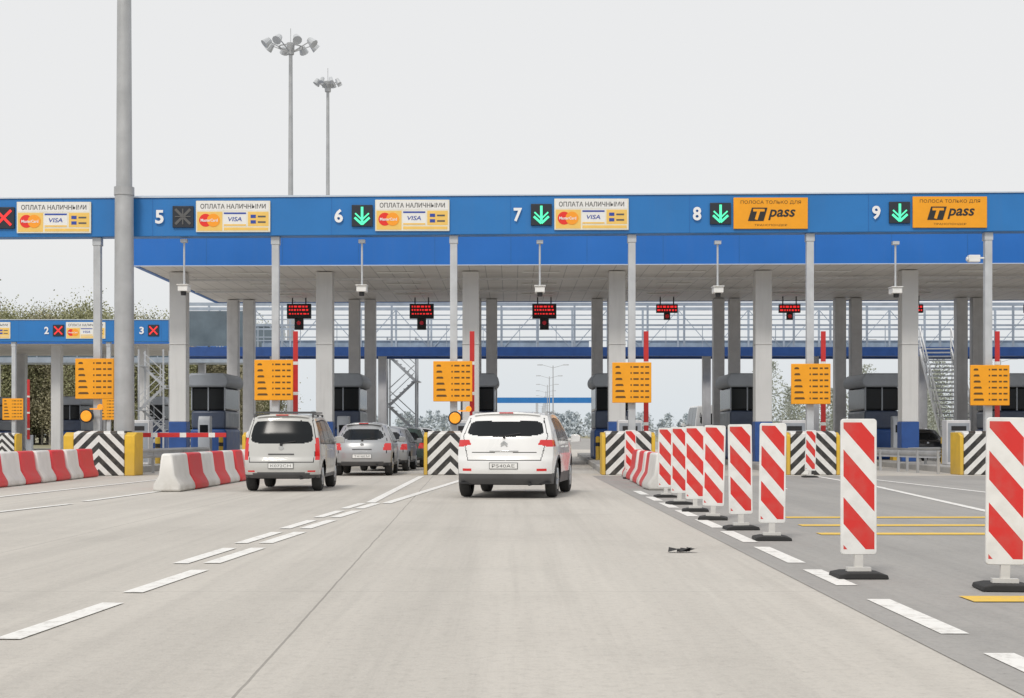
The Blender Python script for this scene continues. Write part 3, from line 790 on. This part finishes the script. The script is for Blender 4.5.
def build_car(sp,loc,heading,label,cat='car',group=None,plate=None,scale=1):
    L,W,zb=sp['L'],sp['W'],sp['zb']; g=sp.get('res',.02); c=sp.get('c',.15); cf=sp.get('cf',.3); cp=sp.get('cp',5)
    R=smf(sp['R'],.025); F=smf(sp['F'],.03); T=smf(sp['T'],sp.get('ts',.05)); Q=smf(sp['Q'],.03); P=smf(sp['P'],.12)
    zt=float(T(0)); zf=float(T(L)); cr=sp.get('crown',.05)
    crown=lambda s: cr*(1-np.abs(s)**2.6)
    wh=sp['wheels']; rw=sp['rw']
    e=empty(sp.get('name','car'),loc,label,cat,group,rotz=-heading); e.scale=(scale,)*3
    patches=[]
    nx=int(2*W/g); nz=int((zt-zb)/g); ny=int(L/g); nzs=int(zt/g)
    s,v=np.meshgrid(np.linspace(-1,1,nx+1),np.linspace(0,1,nz+1),indexing='ij')
    z0=zb+v*(zt-zb); y=R(z0)+c*np.abs(s)**cp; z=z0+v**10*crown(s); ye=R(z0)+c; x=s*W*P(ye)*Q(z0)
    patches.append(('rear',x,y,z))
    z0=zb+v*(zf-zb); y=F(z0)-cf*np.abs(s)**3; z=z0+v**10*crown(s); ye=F(z0)-cf; x=s*W*P(ye)*Q(z0)
    patches.append(('front',x,y,z))
    t,v=np.meshgrid(np.linspace(0,1,ny+1),np.linspace(0,1,nzs+1),indexing='ij')
    ys=R(zb+v*(zt-zb))+c; ye=F(zb+v*(zf-zb))-cf; y=ys+(ye-ys)*t; z=zb+v*(T(y)-zb); x=W*P(y)*Q(z)
    for wy in wh:
        dd=np.sqrt((y-wy)**2+(z-rw)**2); x=x+.018*np.exp(-((dd-rw-.06)/.05)**2)*(z<zt*.6)
    patches.append(('side',x,y,z)); patches.append(('side',-x,y,z))
    t,s=np.meshgrid(np.linspace(0,1,ny+1),np.linspace(-1,1,nx+1),indexing='ij')
    a0=float(R(zt)); a1=float(F(zf))
    yS=a0+c*np.abs(s)**cp; yE=a1-cf*np.abs(s)**3; y=yS+(yE-yS)*t; yed=(a0+c)+((a1-cf)-(a0+c))*t
    z=T(y)+crown(s); x=s*W*P(yed)*Q(T(yed))
    k=np.abs(s)**8; z=(1-k)*z+k*(T(yed))
    patches.append(('top',x,y,z))
    parts={}
    for nm,x,y,z in patches:
        nu,nv=x.shape
        xc=(x[:-1,:-1]+x[1:,1:])/2; yc=(y[:-1,:-1]+y[1:,1:])/2; zc=(z[:-1,:-1]+z[1:,1:])/2
        cl=sp['cls'](nm,xc,yc,zc,T,sp)
        if nm=='side':
            for wy in wh: cl=np.where(np.sqrt((yc-wy)**2+(zc-rw)**2)<rw+.05,-1,cl)
        idx=np.arange(nu*nv).reshape(nu,nv)
        quads=np.stack([idx[:-1,:-1],idx[1:,:-1],idx[1:,1:],idx[:-1,1:]],-1).reshape(-1,4)
        pts=np.stack([x,y-L/2,z],-1).reshape(-1,3); cl=cl.reshape(-1); xs=xc.reshape(-1)
        for q in np.unique(cl):
            if q<0: continue
            sel=cl==q
            sides=[None]
            if q in(2,4,5,9): sides=[True,False]
            for sd in sides:
                ss=sel if sd is None else sel&((xs>0)==sd)
                if ss.any(): parts.setdefault((0 if q==7 else q,sd),[]).append((pts,quads[ss],1 if q==7 else 0))
    names={0:('body',[sp['paint'],M['black']]),1:('rear_window',[M['glass']]),2:('side_window',[M['glass']]),3:('windshield',[M['glass']]),4:('tail_light',[M['tail']]),5:('reflector',[M['tail']]),6:('bumper_trim',[M['trim']]),9:('headlight',[M['head']])}
    for (q,sd),lst in sorted(parts.items(),key=lambda a:a[0][0]):
        allv=[];allf=[];mi=[];o=0
        for pts,qd,mm in lst:
            u,inv=np.unique(qd,return_inverse=True); allv.append(pts[u]); allf.append(inv.reshape(-1,4)+o); mi+=[mm]*len(qd); o+=len(u)
        vv=np.concatenate(allv); ff=np.concatenate(allf)
        me=bpy.data.meshes.new(names[q][0]); me.from_pydata(vv.tolist(),[],ff.tolist())
        for mt in names[q][1]: me.materials.append(mt)
        me.polygons.foreach_set('material_index',mi)
        bm=bmesh.new(); bm.from_mesh(me); bmesh.ops.remove_doubles(bm,verts=bm.verts,dist=.002); bmesh.ops.recalc_face_normals(bm,faces=bm.faces); bm.to_mesh(me); bm.free()
        me.shade_smooth(); me.update()
        ob=bpy.data.objects.new(names[q][0],me); COL.objects.link(ob); ob.parent=e
    h=L/2
    b=MB(); b.box(-W+.26,W-.26,-h+.25,h-.35,zb-.02,.85); b.box(-W+.1,W-.1,-h+.2,h-.4,zb+.002,zb+.03)
    b.cyl((W*.5,-h+.05,zb+.0),(W*.5,-h+.5,zb+.0),.03,n=8)
    b.obj('underbody',M['black'],e)
    tm,rm=wheel_meshes(rw,.21)
    for wy in wh:
        for s in(1,-1):
            wo=empty('wheel',(s*(W-.13),wy-h,rw),parent=e,rotz=0 if s>0 else math.pi)
            for nm2,mm in(('tyre',tm),('rim',rm)):
                q=bpy.data.objects.new(nm2,mm); COL.objects.link(q); q.parent=wo
    my=sp['mirror'][0]-h; mz=sp['mirror'][1]
    for s in(1,-1):
        b=MB(); x0=s*W*.93; b.cyl((x0,my,mz-.02),(s*(W+.1),my,mz+.0),.03,n=8)
        b.prism([(s*(W+.02),mz-.06),(s*(W+.21),mz-.05),(s*(W+.22),mz+.06),(s*(W+.17),mz+.1),(s*(W+.04),mz+.1)],my-.05,my+.1)
        b.obj('wing_mirror',sp['paint'],e,bevel=.02)
    for s in(1,-1):
        for hy in sp['handles']:
            b=MB(); X=s*(W*float(P(hy)*Q(sp['belt']-.12))); b.box(min(X-.01*s,X+.03*s),max(X-.01*s,X+.03*s),hy-h-.09,hy-h+.09,sp['belt']-.13,sp['belt']-.10); b.obj('door_handle',sp['paint'],e,bevel=.008)
    pz=sp['plate_z']; py=float(R(pz))-h
    b=MB(); b.box(-.265,.265,py-.014,py-.002,pz-.06,pz+.06); b.obj('plate_frame',M['trim'],e)
    b=MB(); b.box(-.255,.255,py-.022,py-.0145,pz-.05,pz+.05); pl=b.obj('licence_plate',M['white'],e)
    if plate: text(plate,.42,.06,M['txtgrey'],pl,0,py-.026,pz,bold=-.01)
    wz=sp['win'][0]; yy=lambda z: float(R(z))-h-.012
    b=MB(); b.cyl((0,yy(wz+.0),wz+.0),(.30,yy(wz+.05),wz+.05),.012,n=6); b.cyl((0,yy(wz-.02)+.02,wz-.02),(0,yy(wz-.02)-.02,wz-.02),.03,n=10); b.obj('rear_wiper',M['black'],e)
    for f in sp.get('extra',[]): f(e,sp,R,T,Q,P)
    return e

def cls_std(nm,x,y,z,T,sp):
    cl=np.zeros(x.shape,int); L=sp['L']; l0,l1,lx0,lx1=sp['light']; w0,w1,whb,wht=sp['win']; belt=sp['belt']
    ax=np.abs(x); cv=sp.get('curve',0)
    if nm=='rear':
        zz=z-cv*(ax/whb)**2
        hw=np.interp(z,[w0,w1],[whb,wht]); d=se(x,zz+cv*.5,hw,w0,w1,sp.get('wp',6))
        hs=sp.get('hatch',(.4,.72)); 
        ring=(np.abs(ax-np.interp(z,[hs[0],w0,w1],[hs[1]-.05,whb+.045,wht+.04]))<.008)&(z>hs[0])&(z<w1+.05)
        cl[ring]=7; cl[(np.abs(z-hs[0])<.008)&(ax<hs[1]-.05)]=7
        if 'crease' in sp: cl[(np.abs(z-sp['crease']-.03*(ax)**2)<.006)&(ax<.6)]=7
        ly=np.interp(z,[l0,l1],[lx0,lx1]); cl[(z>l0+sp.get('lcut',0)*np.clip((.8-ax),0,1))&(z<l1)&(ax>ly)]=4
        cl[d<1]=1
        cl[(z<sp['trim']+sp.get('tcurve',0)*(ax/.9)**4)]=6
        rf=sp.get('reflect')
        if rf: cl[(np.abs(z-rf[0])<.022)&(ax>rf[1])&(ax<rf[2])]=5
        if 'dark' in sp: cl[se(x,z,sp['dark'][2],sp['dark'][0],sp['dark'][1],6)<1]=6
    elif nm=='side':
        top=T(y)-.085; y0,y1,slp=sp['sw']
        bl=belt+.03*(1-y/L)
        g=(z>bl)&(z<top)&(y>y0+(z-belt)*slp)&(y<y1)
        cl[g]=2
        fr=(z>bl-.02)&(z<top+.02)&(y>y0-.03+(z-belt)*slp)&(y<y1+.03)&(~g); cl[fr]=7
        for p in sp['pillars']: cl[g&(np.abs(y-p)<.045)]=7
        for p in sp['doors']: cl[(np.abs(y-p)<.008)&(z<bl)&(z>.35)]=7
        cl[(z>l0)&(z<l1)&(y<sp['lwrap'])]=4
        cl[(z>.62)&(z<.80)&(y>L-.75)]=9
        cl[z<sp['trim']+sp.get('tcurve',0)]=6
        if sp.get('arch'):
            for wy in sp['wheels']: cl[np.sqrt((y-wy)**2+(z-sp['rw'])**2)<sp['rw']+.10]=6
    elif nm=='top':
        ya,yb=sp['ws']; cl[(y>ya)&(y<yb)&(ax<sp['W']*.70)]=3
    else:
        cl[(z>.62)&(z<.80)&(ax>.45)]=9; cl[(z<.58)&(z>.3)&(ax<.6)]=6
    return cl
def rails(e,sp,R,T,Q,P):
    h=sp['L']/2; ya,yb=sp['rails']
    for s in(1,-1):
        b=MB(); x=s*sp['W']*float(Q(float(T(1))))*.93; z=float(T(1))+.065
        b.beam((x,ya-h,z),(x,yb-h,z),.022)
        for q in(ya+.02,(ya+yb)/2,yb-.02): b.box(x-.02,x+.02,q-h-.04,q-h+.04,z-.1,z)
        b.obj('roof_rail',sp.get('railmat',M['pole']),e)
def crossbars(e,sp,R,T,Q,P):
    h=sp['L']/2
    for q in(.8,1.9):
        b=MB(); w=sp['W']*.78; z=float(T(1))+.11; b.box(-w,w,q-h-.03,q-h+.03,z-.015,z+.015); b.obj('roof_bar',M['trim'],e)
def spoiler(e,sp,R,T,Q,P):
    h=sp['L']/2; zt=float(T(.1)); w=sp['W']*float(Q(zt))*.82; y=float(R(zt))-h
    cr=sp.get('crown',.05)
    b=MB(); N=12
    for i in range(N):
        xa=-w+2*w*i/N; xb=-w+2*w*(i+1)/N
        def sec(x): 
            q=cr*(1-abs(x/(w/.82))**2.6); k=.1*abs(x/w)**3
            return [(x,y-.07+k,zt-.02+q),(x,y-.06+k,zt+.01+q),(x,y+.26,zt+.022+q),(x,y+.26,zt-.02+q)]
        A=sec(xa);B=sec(xb); b.add(A+B,[(0,1,5,4),(1,2,6,5),(3,0,4,7)])
    b.obj('spoiler',sp['paint'],e)
    b=MB(); b.box(-.13,.13,y-.082,y-.066,zt-.01+cr,zt+.008+cr); b.obj('brake_light',M['tail'],e)
def badge(e,sp,R,T,Q,P):
    h=sp['L']/2; z=sp['badge']; y=float(R(z))-h
    b=MB()
    if sp.get('chevrons'):
        for dz in(0,.045):
            b.bar(-.06,z-.045+dz,0,z+.01+dz,.022,y-.018-dz*.1,y-.006); b.bar(0,z+.01+dz,.06,z-.045+dz,.022,y-.019-dz*.1,y-.0065)
    else: b.disc(0,z,.04,y-.015,y-.004,n=18,sx=1.3)
    b.obj('badge',M['chrome'],e)
    z=sp['badge']-.13; y=float(R(z))-h; b=MB(); b.box(-.27,.27,y-.016,y-.003,z-.012,z+.012); b.obj('tailgate_handle',M['chrome'] if sp.get('chr',1) else M['trim'],e,bevel=.006)

SUV=dict(L=4.3,W=.945,zb=.26,rw=.35,wheels=[.82,3.42],res=.016,paint=M['carwhite'],c=.22,cp=4,crown=.055,wp=5,
 R=[(.26,.14),(.36,.04),(.52,.0),(.70,.01),(.78,.05),(.95,.08),(1.12,.12),(1.18,.16),(1.46,.40),(1.54,.48)],
 F=[(.26,4.15),(.45,4.28),(.7,4.29),(.85,4.15),(.95,4.05)],
 T=[(0,1.53),(.8,1.53),(1.6,1.575),(2.1,1.56),(2.45,1.49),(3.25,1.05),(3.6,.99),(4.3,.86)],
 Q=[(.2,.94),(.45,.98),(.75,1.0),(.95,.99),(1.08,.965),(1.25,.915),(1.52,.80),(1.7,.73)],
 P=[(0,.90),(.15,.93),(.5,.975),(1,1),(3.2,1),(3.9,.96),(4.3,.86)],
 win=(1.15,1.44,.745,.655),curve=.03,light=(.95,1.08,.60,.67),lcut=.25,lwrap=.55,belt=1.06,sw=(.95,3.2,.35),pillars=[1.4,2.25],doors=[1.4,2.3,3.2],
 trim=.46,tcurve=.0,hatch=(.70,.73),crease=.84,mirror=(3.0,1.08),handles=[1.6,2.45],plate_z=.60,ws=(2.5,3.22),reflect=(.52,.60,.78),badge=1.0,chevrons=1,arch=True,rails=(.9,2.3),cls=cls_std,extra=[rails,spoiler,badge],name='car')
build_car(SUV,(.125,30.35,.008),math.radians(7.5),'white crossover car with dark lower cladding driving toward toll lane','car',None,'Р540АЕ',1.02)
WAG=dict(L=4.0,W=.82,zb=.28,rw=.31,wheels=[.70,3.1],res=.018,paint=M['carwhite2'],c=.18,cp=4,crown=.06,wp=5.5,railmat=M['trim'],
 R=[(.28,.1),(.36,.02),(.5,.0),(.66,.01),(.70,.05),(1.0,.08),(1.2,.13),(1.5,.27),(1.54,.30)],
 F=[(.28,3.85),(.45,3.98),(.7,3.98),(.85,3.88),(.95,3.8)],
 T=[(0,1.54),(.7,1.54),(1.5,1.58),(2.1,1.56),(2.4,1.49),(3.05,1.1),(3.35,1.0),(4.0,.84)],
 Q=[(.2,.94),(.45,.99),(.75,1.0),(.98,.985),(1.08,.965),(1.3,.90),(1.55,.80),(1.7,.75)],
 P=[(0,.93),(.12,.95),(.5,.985),(1,1),(3,1),(3.7,.95),(4.0,.86)],
 win=(1.00,1.49,.67,.58),curve=.015,light=(.66,1.12,.69,.70),lwrap=.25,belt=.98,sw=(.40,3.0,.25),pillars=[1.05,1.9],doors=[1.1,1.95,2.9],
 trim=.36,hatch=(.62,.72),mirror=(2.8,1.05),handles=[1.3,2.15],plate_z=.54,ws=(2.45,3.05),reflect=(.42,.55,.7),dark=(.30,.40,.6),badge=.91,chr=0,arch=False,rails=(.5,2.2),cls=cls_std,extra=[rails,crossbars,spoiler,badge],name='car')
build_car(WAG,(-4.88,33.55,.008),math.radians(-.5),'small pale silver people carrier with dark roof rack','car','cars queueing at toll lane','К072СН',1.01)
HAT=dict(WAG); HAT.update(L=4.0,W=.83,paint=M['carsilver'],wheels=[.72,3.15],res=.028,c=.28,cp=3,crown=.07,wp=3.6,
 R=[(.28,.1),(.36,.02),(.5,.0),(.66,.0),(.80,.03),(.92,.08),(1.02,.22),(1.34,.66),(1.38,.72)],
 F=[(.28,3.85),(.45,3.98),(.7,3.98),(.85,3.88),(.95,3.8)],
 T=[(0,1.38),(1.05,1.38),(1.6,1.43),(2.0,1.42),(2.3,1.36),(3.1,.98),(3.4,.93),(4.0,.80)],
 Q=[(.2,.94),(.45,.985),(.75,1.0),(.90,.98),(1.0,.93),(1.2,.82),(1.42,.70),(1.7,.6)],P=[(0,.90),(.12,.93),(.5,.98),(1,1),(2.8,1),(3.5,.95),(4.0,.86)],
 win=(.99,1.31,.62,.47),curve=.02,light=(.70,.90,.56,.62),lwrap=.34,belt=.92,sw=(.95,3.0,.5),pillars=[1.3,2.0],doors=[1.2,2.05,2.9],ws=(2.35,3.05),mirror=(2.8,.98),handles=[1.35,2.2],rails=(.6,2.0),badge=.86,extra=[badge,spoiler],reflect=None)
qg='cars queueing at toll lane'
build_car(HAT,(-4.42,45.9,.008),math.radians(-1),'low silver-grey hatchback waiting behind other cars','car',qg,'Т416ЕМ',1.06)
H2=dict(HAT); H2['extra']=[badge]
build_car(H2,(-4.2,51.4,.008),math.radians(2),'silver hatchback waiting in the toll queue','car',qg)
G=dict(H2); G['paint']=M['cargreen']; build_car(G,(-3.98,56.9,.008),math.radians(1),'dark green hatchback waiting in the toll queue','car',qg)
G2=dict(H2); G2['paint']=M['carblack']; build_car(G2,(-3.85,62.0,.008),0,'black hatchback stopped beside the toll booth','car',qg)
G3=dict(H2); G3['paint']=M['carblack']; build_car(G3,(17.9,66.5,.008),0,'dark hatchback leaving under the canopy','car')
VAN=dict(WAG); VAN.update(L=5.2,W=1.0,zb=.35,rw=.36,wheels=[1.0,4.2],res=.04,paint=M['carwhite'],c=.13,cp=5,crown=.05,wp=7,
 R=[(.35,.05),(.5,0),(2.45,.06),(2.55,.1)],F=[(.35,5.05),(.5,5.18),(.8,5.15),(1.0,5.05),(1.15,4.95)],
 T=[(0,2.5),(.6,2.52),(3.2,2.55),(3.6,2.45),(4.4,1.4),(4.7,1.2),(5.2,1.05)],Q=[(.2,.96),(.8,1),(1.5,.97),(2.5,.86),(2.7,.8)],
 P=[(0,.97),(.5,1),(4.2,1),(4.8,.95),(5.2,.88)],win=(1.6,2.15,.75,.68),curve=0,light=(.9,1.4,.85,.85),lwrap=.1,belt=1.4,sw=(.4,4.2,.0),pillars=[1.8,3.0],doors=[3.0,4.0],ws=(3.7,4.4),mirror=(4.1,1.6),handles=[3.2],plate_z=.7,badge=1.2,extra=[],hatch=(.6,.9),reflect=None,name='van')
build_car(VAN,(11.0,84,.008),0,'white van driving away beyond the toll booths','van',scale=1.1)

# ---------------------------------------------------------------- trees
def tree(H,seed,leafm,n=1500,name='birch_tree',loc=(0,0,0)):
    r=np.random.default_rng(seed); random.seed(seed)
    e=empty(name,loc,'slender birch with soft olive-green spring foliage','tree','birches at the forest edge')
    b=MB(); b.cyl((0,0,0),(.1,0,H*.5),.15,.09,7); b.cyl((.1,0,H*.5),(.0,.1,H*.90),.09,.02,6)
    tips=[]
    for i in range(24):
        z=H*(.12+.70*i/24); a=r.uniform(0,6.28); l=H*.19*(1.1-.55*i/24)*r.uniform(.6,1.15)
        p=(l*math.cos(a),l*math.sin(a),z+l*.6); b.cyl((.08,0,z),p,.035,.01,5); tips.append(p); tips.append((p[0]*.55,p[1]*.55,z+l*.4))
    tips.append((0,0,H*.88))
    b.obj('trunk',M['bark'],e)
    tips=np.array(tips); k=r.integers(0,len(tips),n)
    P=tips[k]+r.normal(0,1,(n,3))*np.array([1.2,1.2,1.15])*H/19
    D=r.normal(0,1,(n,3)); D/=np.linalg.norm(D,axis=1)[:,None]; E=np.cross(D,r.normal(0,1,(n,3))); E/=np.linalg.norm(E,axis=1)[:,None]
    s=r.uniform(.06,.14,n)[:,None]
    V=np.stack([P+D*s,P+E*s,P-D*s,P-E*s],1).reshape(-1,3)
    b=MB(); b.v=[tuple(q) for q in V]; b.f=[(4*i,4*i+1,4*i+2,4*i+3) for i in range(n)]; b.mi=[0]*n
    b.obj('crown',leafm,e,smooth=False,recalc=False)
    return e
kinds=[tree(18,1,M['leaf'],15000,loc=(-62,182,0)),tree(17,2,M['twig'],14000,loc=(-57,185,0)),tree(18.5,3,M['leaf'],15000,loc=(-52,183,0)),tree(16.5,4,M['twig'],14000,loc=(-47,187,0))]
random.seed(11)
for i in range(170):
    x=random.uniform(-95,-35); y=random.uniform(184,216)
    k=random.choice([0,1,2,0,2,3]); k=kinds[k]; sc=random.uniform(.92,1.02)*(1 if x<-52 else .92)*(.95+(y-184)/250)
    copy_thing(k,(x,y,0),rotz=random.uniform(0,6.28),scale=sc)
def wood(name,x0,x1,y0,y1,h0,h1,n,leafm,label,s=.5):
    r=np.random.default_rng(int(abs(x0)+n)); nt_=int((x1-x0)/2.0)
    tx=r.uniform(x0,x1,nt_); ty=r.uniform(y0,y1,nt_); th=r.uniform(h0,h1,nt_)
    k=r.integers(0,nt_,n); u=r.uniform(.05,1,n); rad=th[k]*.22*np.sqrt(np.clip(1-u,0.05,1))*1.5
    P=np.stack([tx[k]+r.normal(0,1,n)*rad*.6,ty[k]+r.normal(0,1,n)*rad*.6,u*th[k]],1)
    D=r.normal(0,1,(n,3)); D/=np.linalg.norm(D,axis=1)[:,None]; E=np.cross(D,r.normal(0,1,(n,3))); E/=np.linalg.norm(E,axis=1)[:,None]
    q=r.uniform(.4,1.2,n)[:,None]*s
    V=np.stack([P+D*q,P+E*q,P-D*q,P-E*q],1).reshape(-1,3)
    b=MB(); b.v=[tuple(a) for a in V]; b.f=[(4*i,4*i+1,4*i+2,4*i+3) for i in range(n)]; b.mi=[0]*n
    for i in range(nt_): b.cyl((tx[i],ty[i],0),(tx[i],ty[i],th[i]*.9),.12,.04,5)
    o=b.obj(name,leafm,smooth=False,recalc=False); meta(o,label,'forest',kind='stuff')
M['far']=leafmat('hazy_woodland',(.32,.35,.30),(.44,.46,.41))  # distance haze painted into the leaf colours, no real haze in scene
M['far2']=leafmat('hazier_woodland',(.50,.56,.60),(.57,.62,.65))  # stronger painted haze, paler and bluer for the horizon trees
wood('forest',-130,-40,217,240,15,18.5,70000,M['twig'],'dense olive-brown woodland behind the birches',.25)
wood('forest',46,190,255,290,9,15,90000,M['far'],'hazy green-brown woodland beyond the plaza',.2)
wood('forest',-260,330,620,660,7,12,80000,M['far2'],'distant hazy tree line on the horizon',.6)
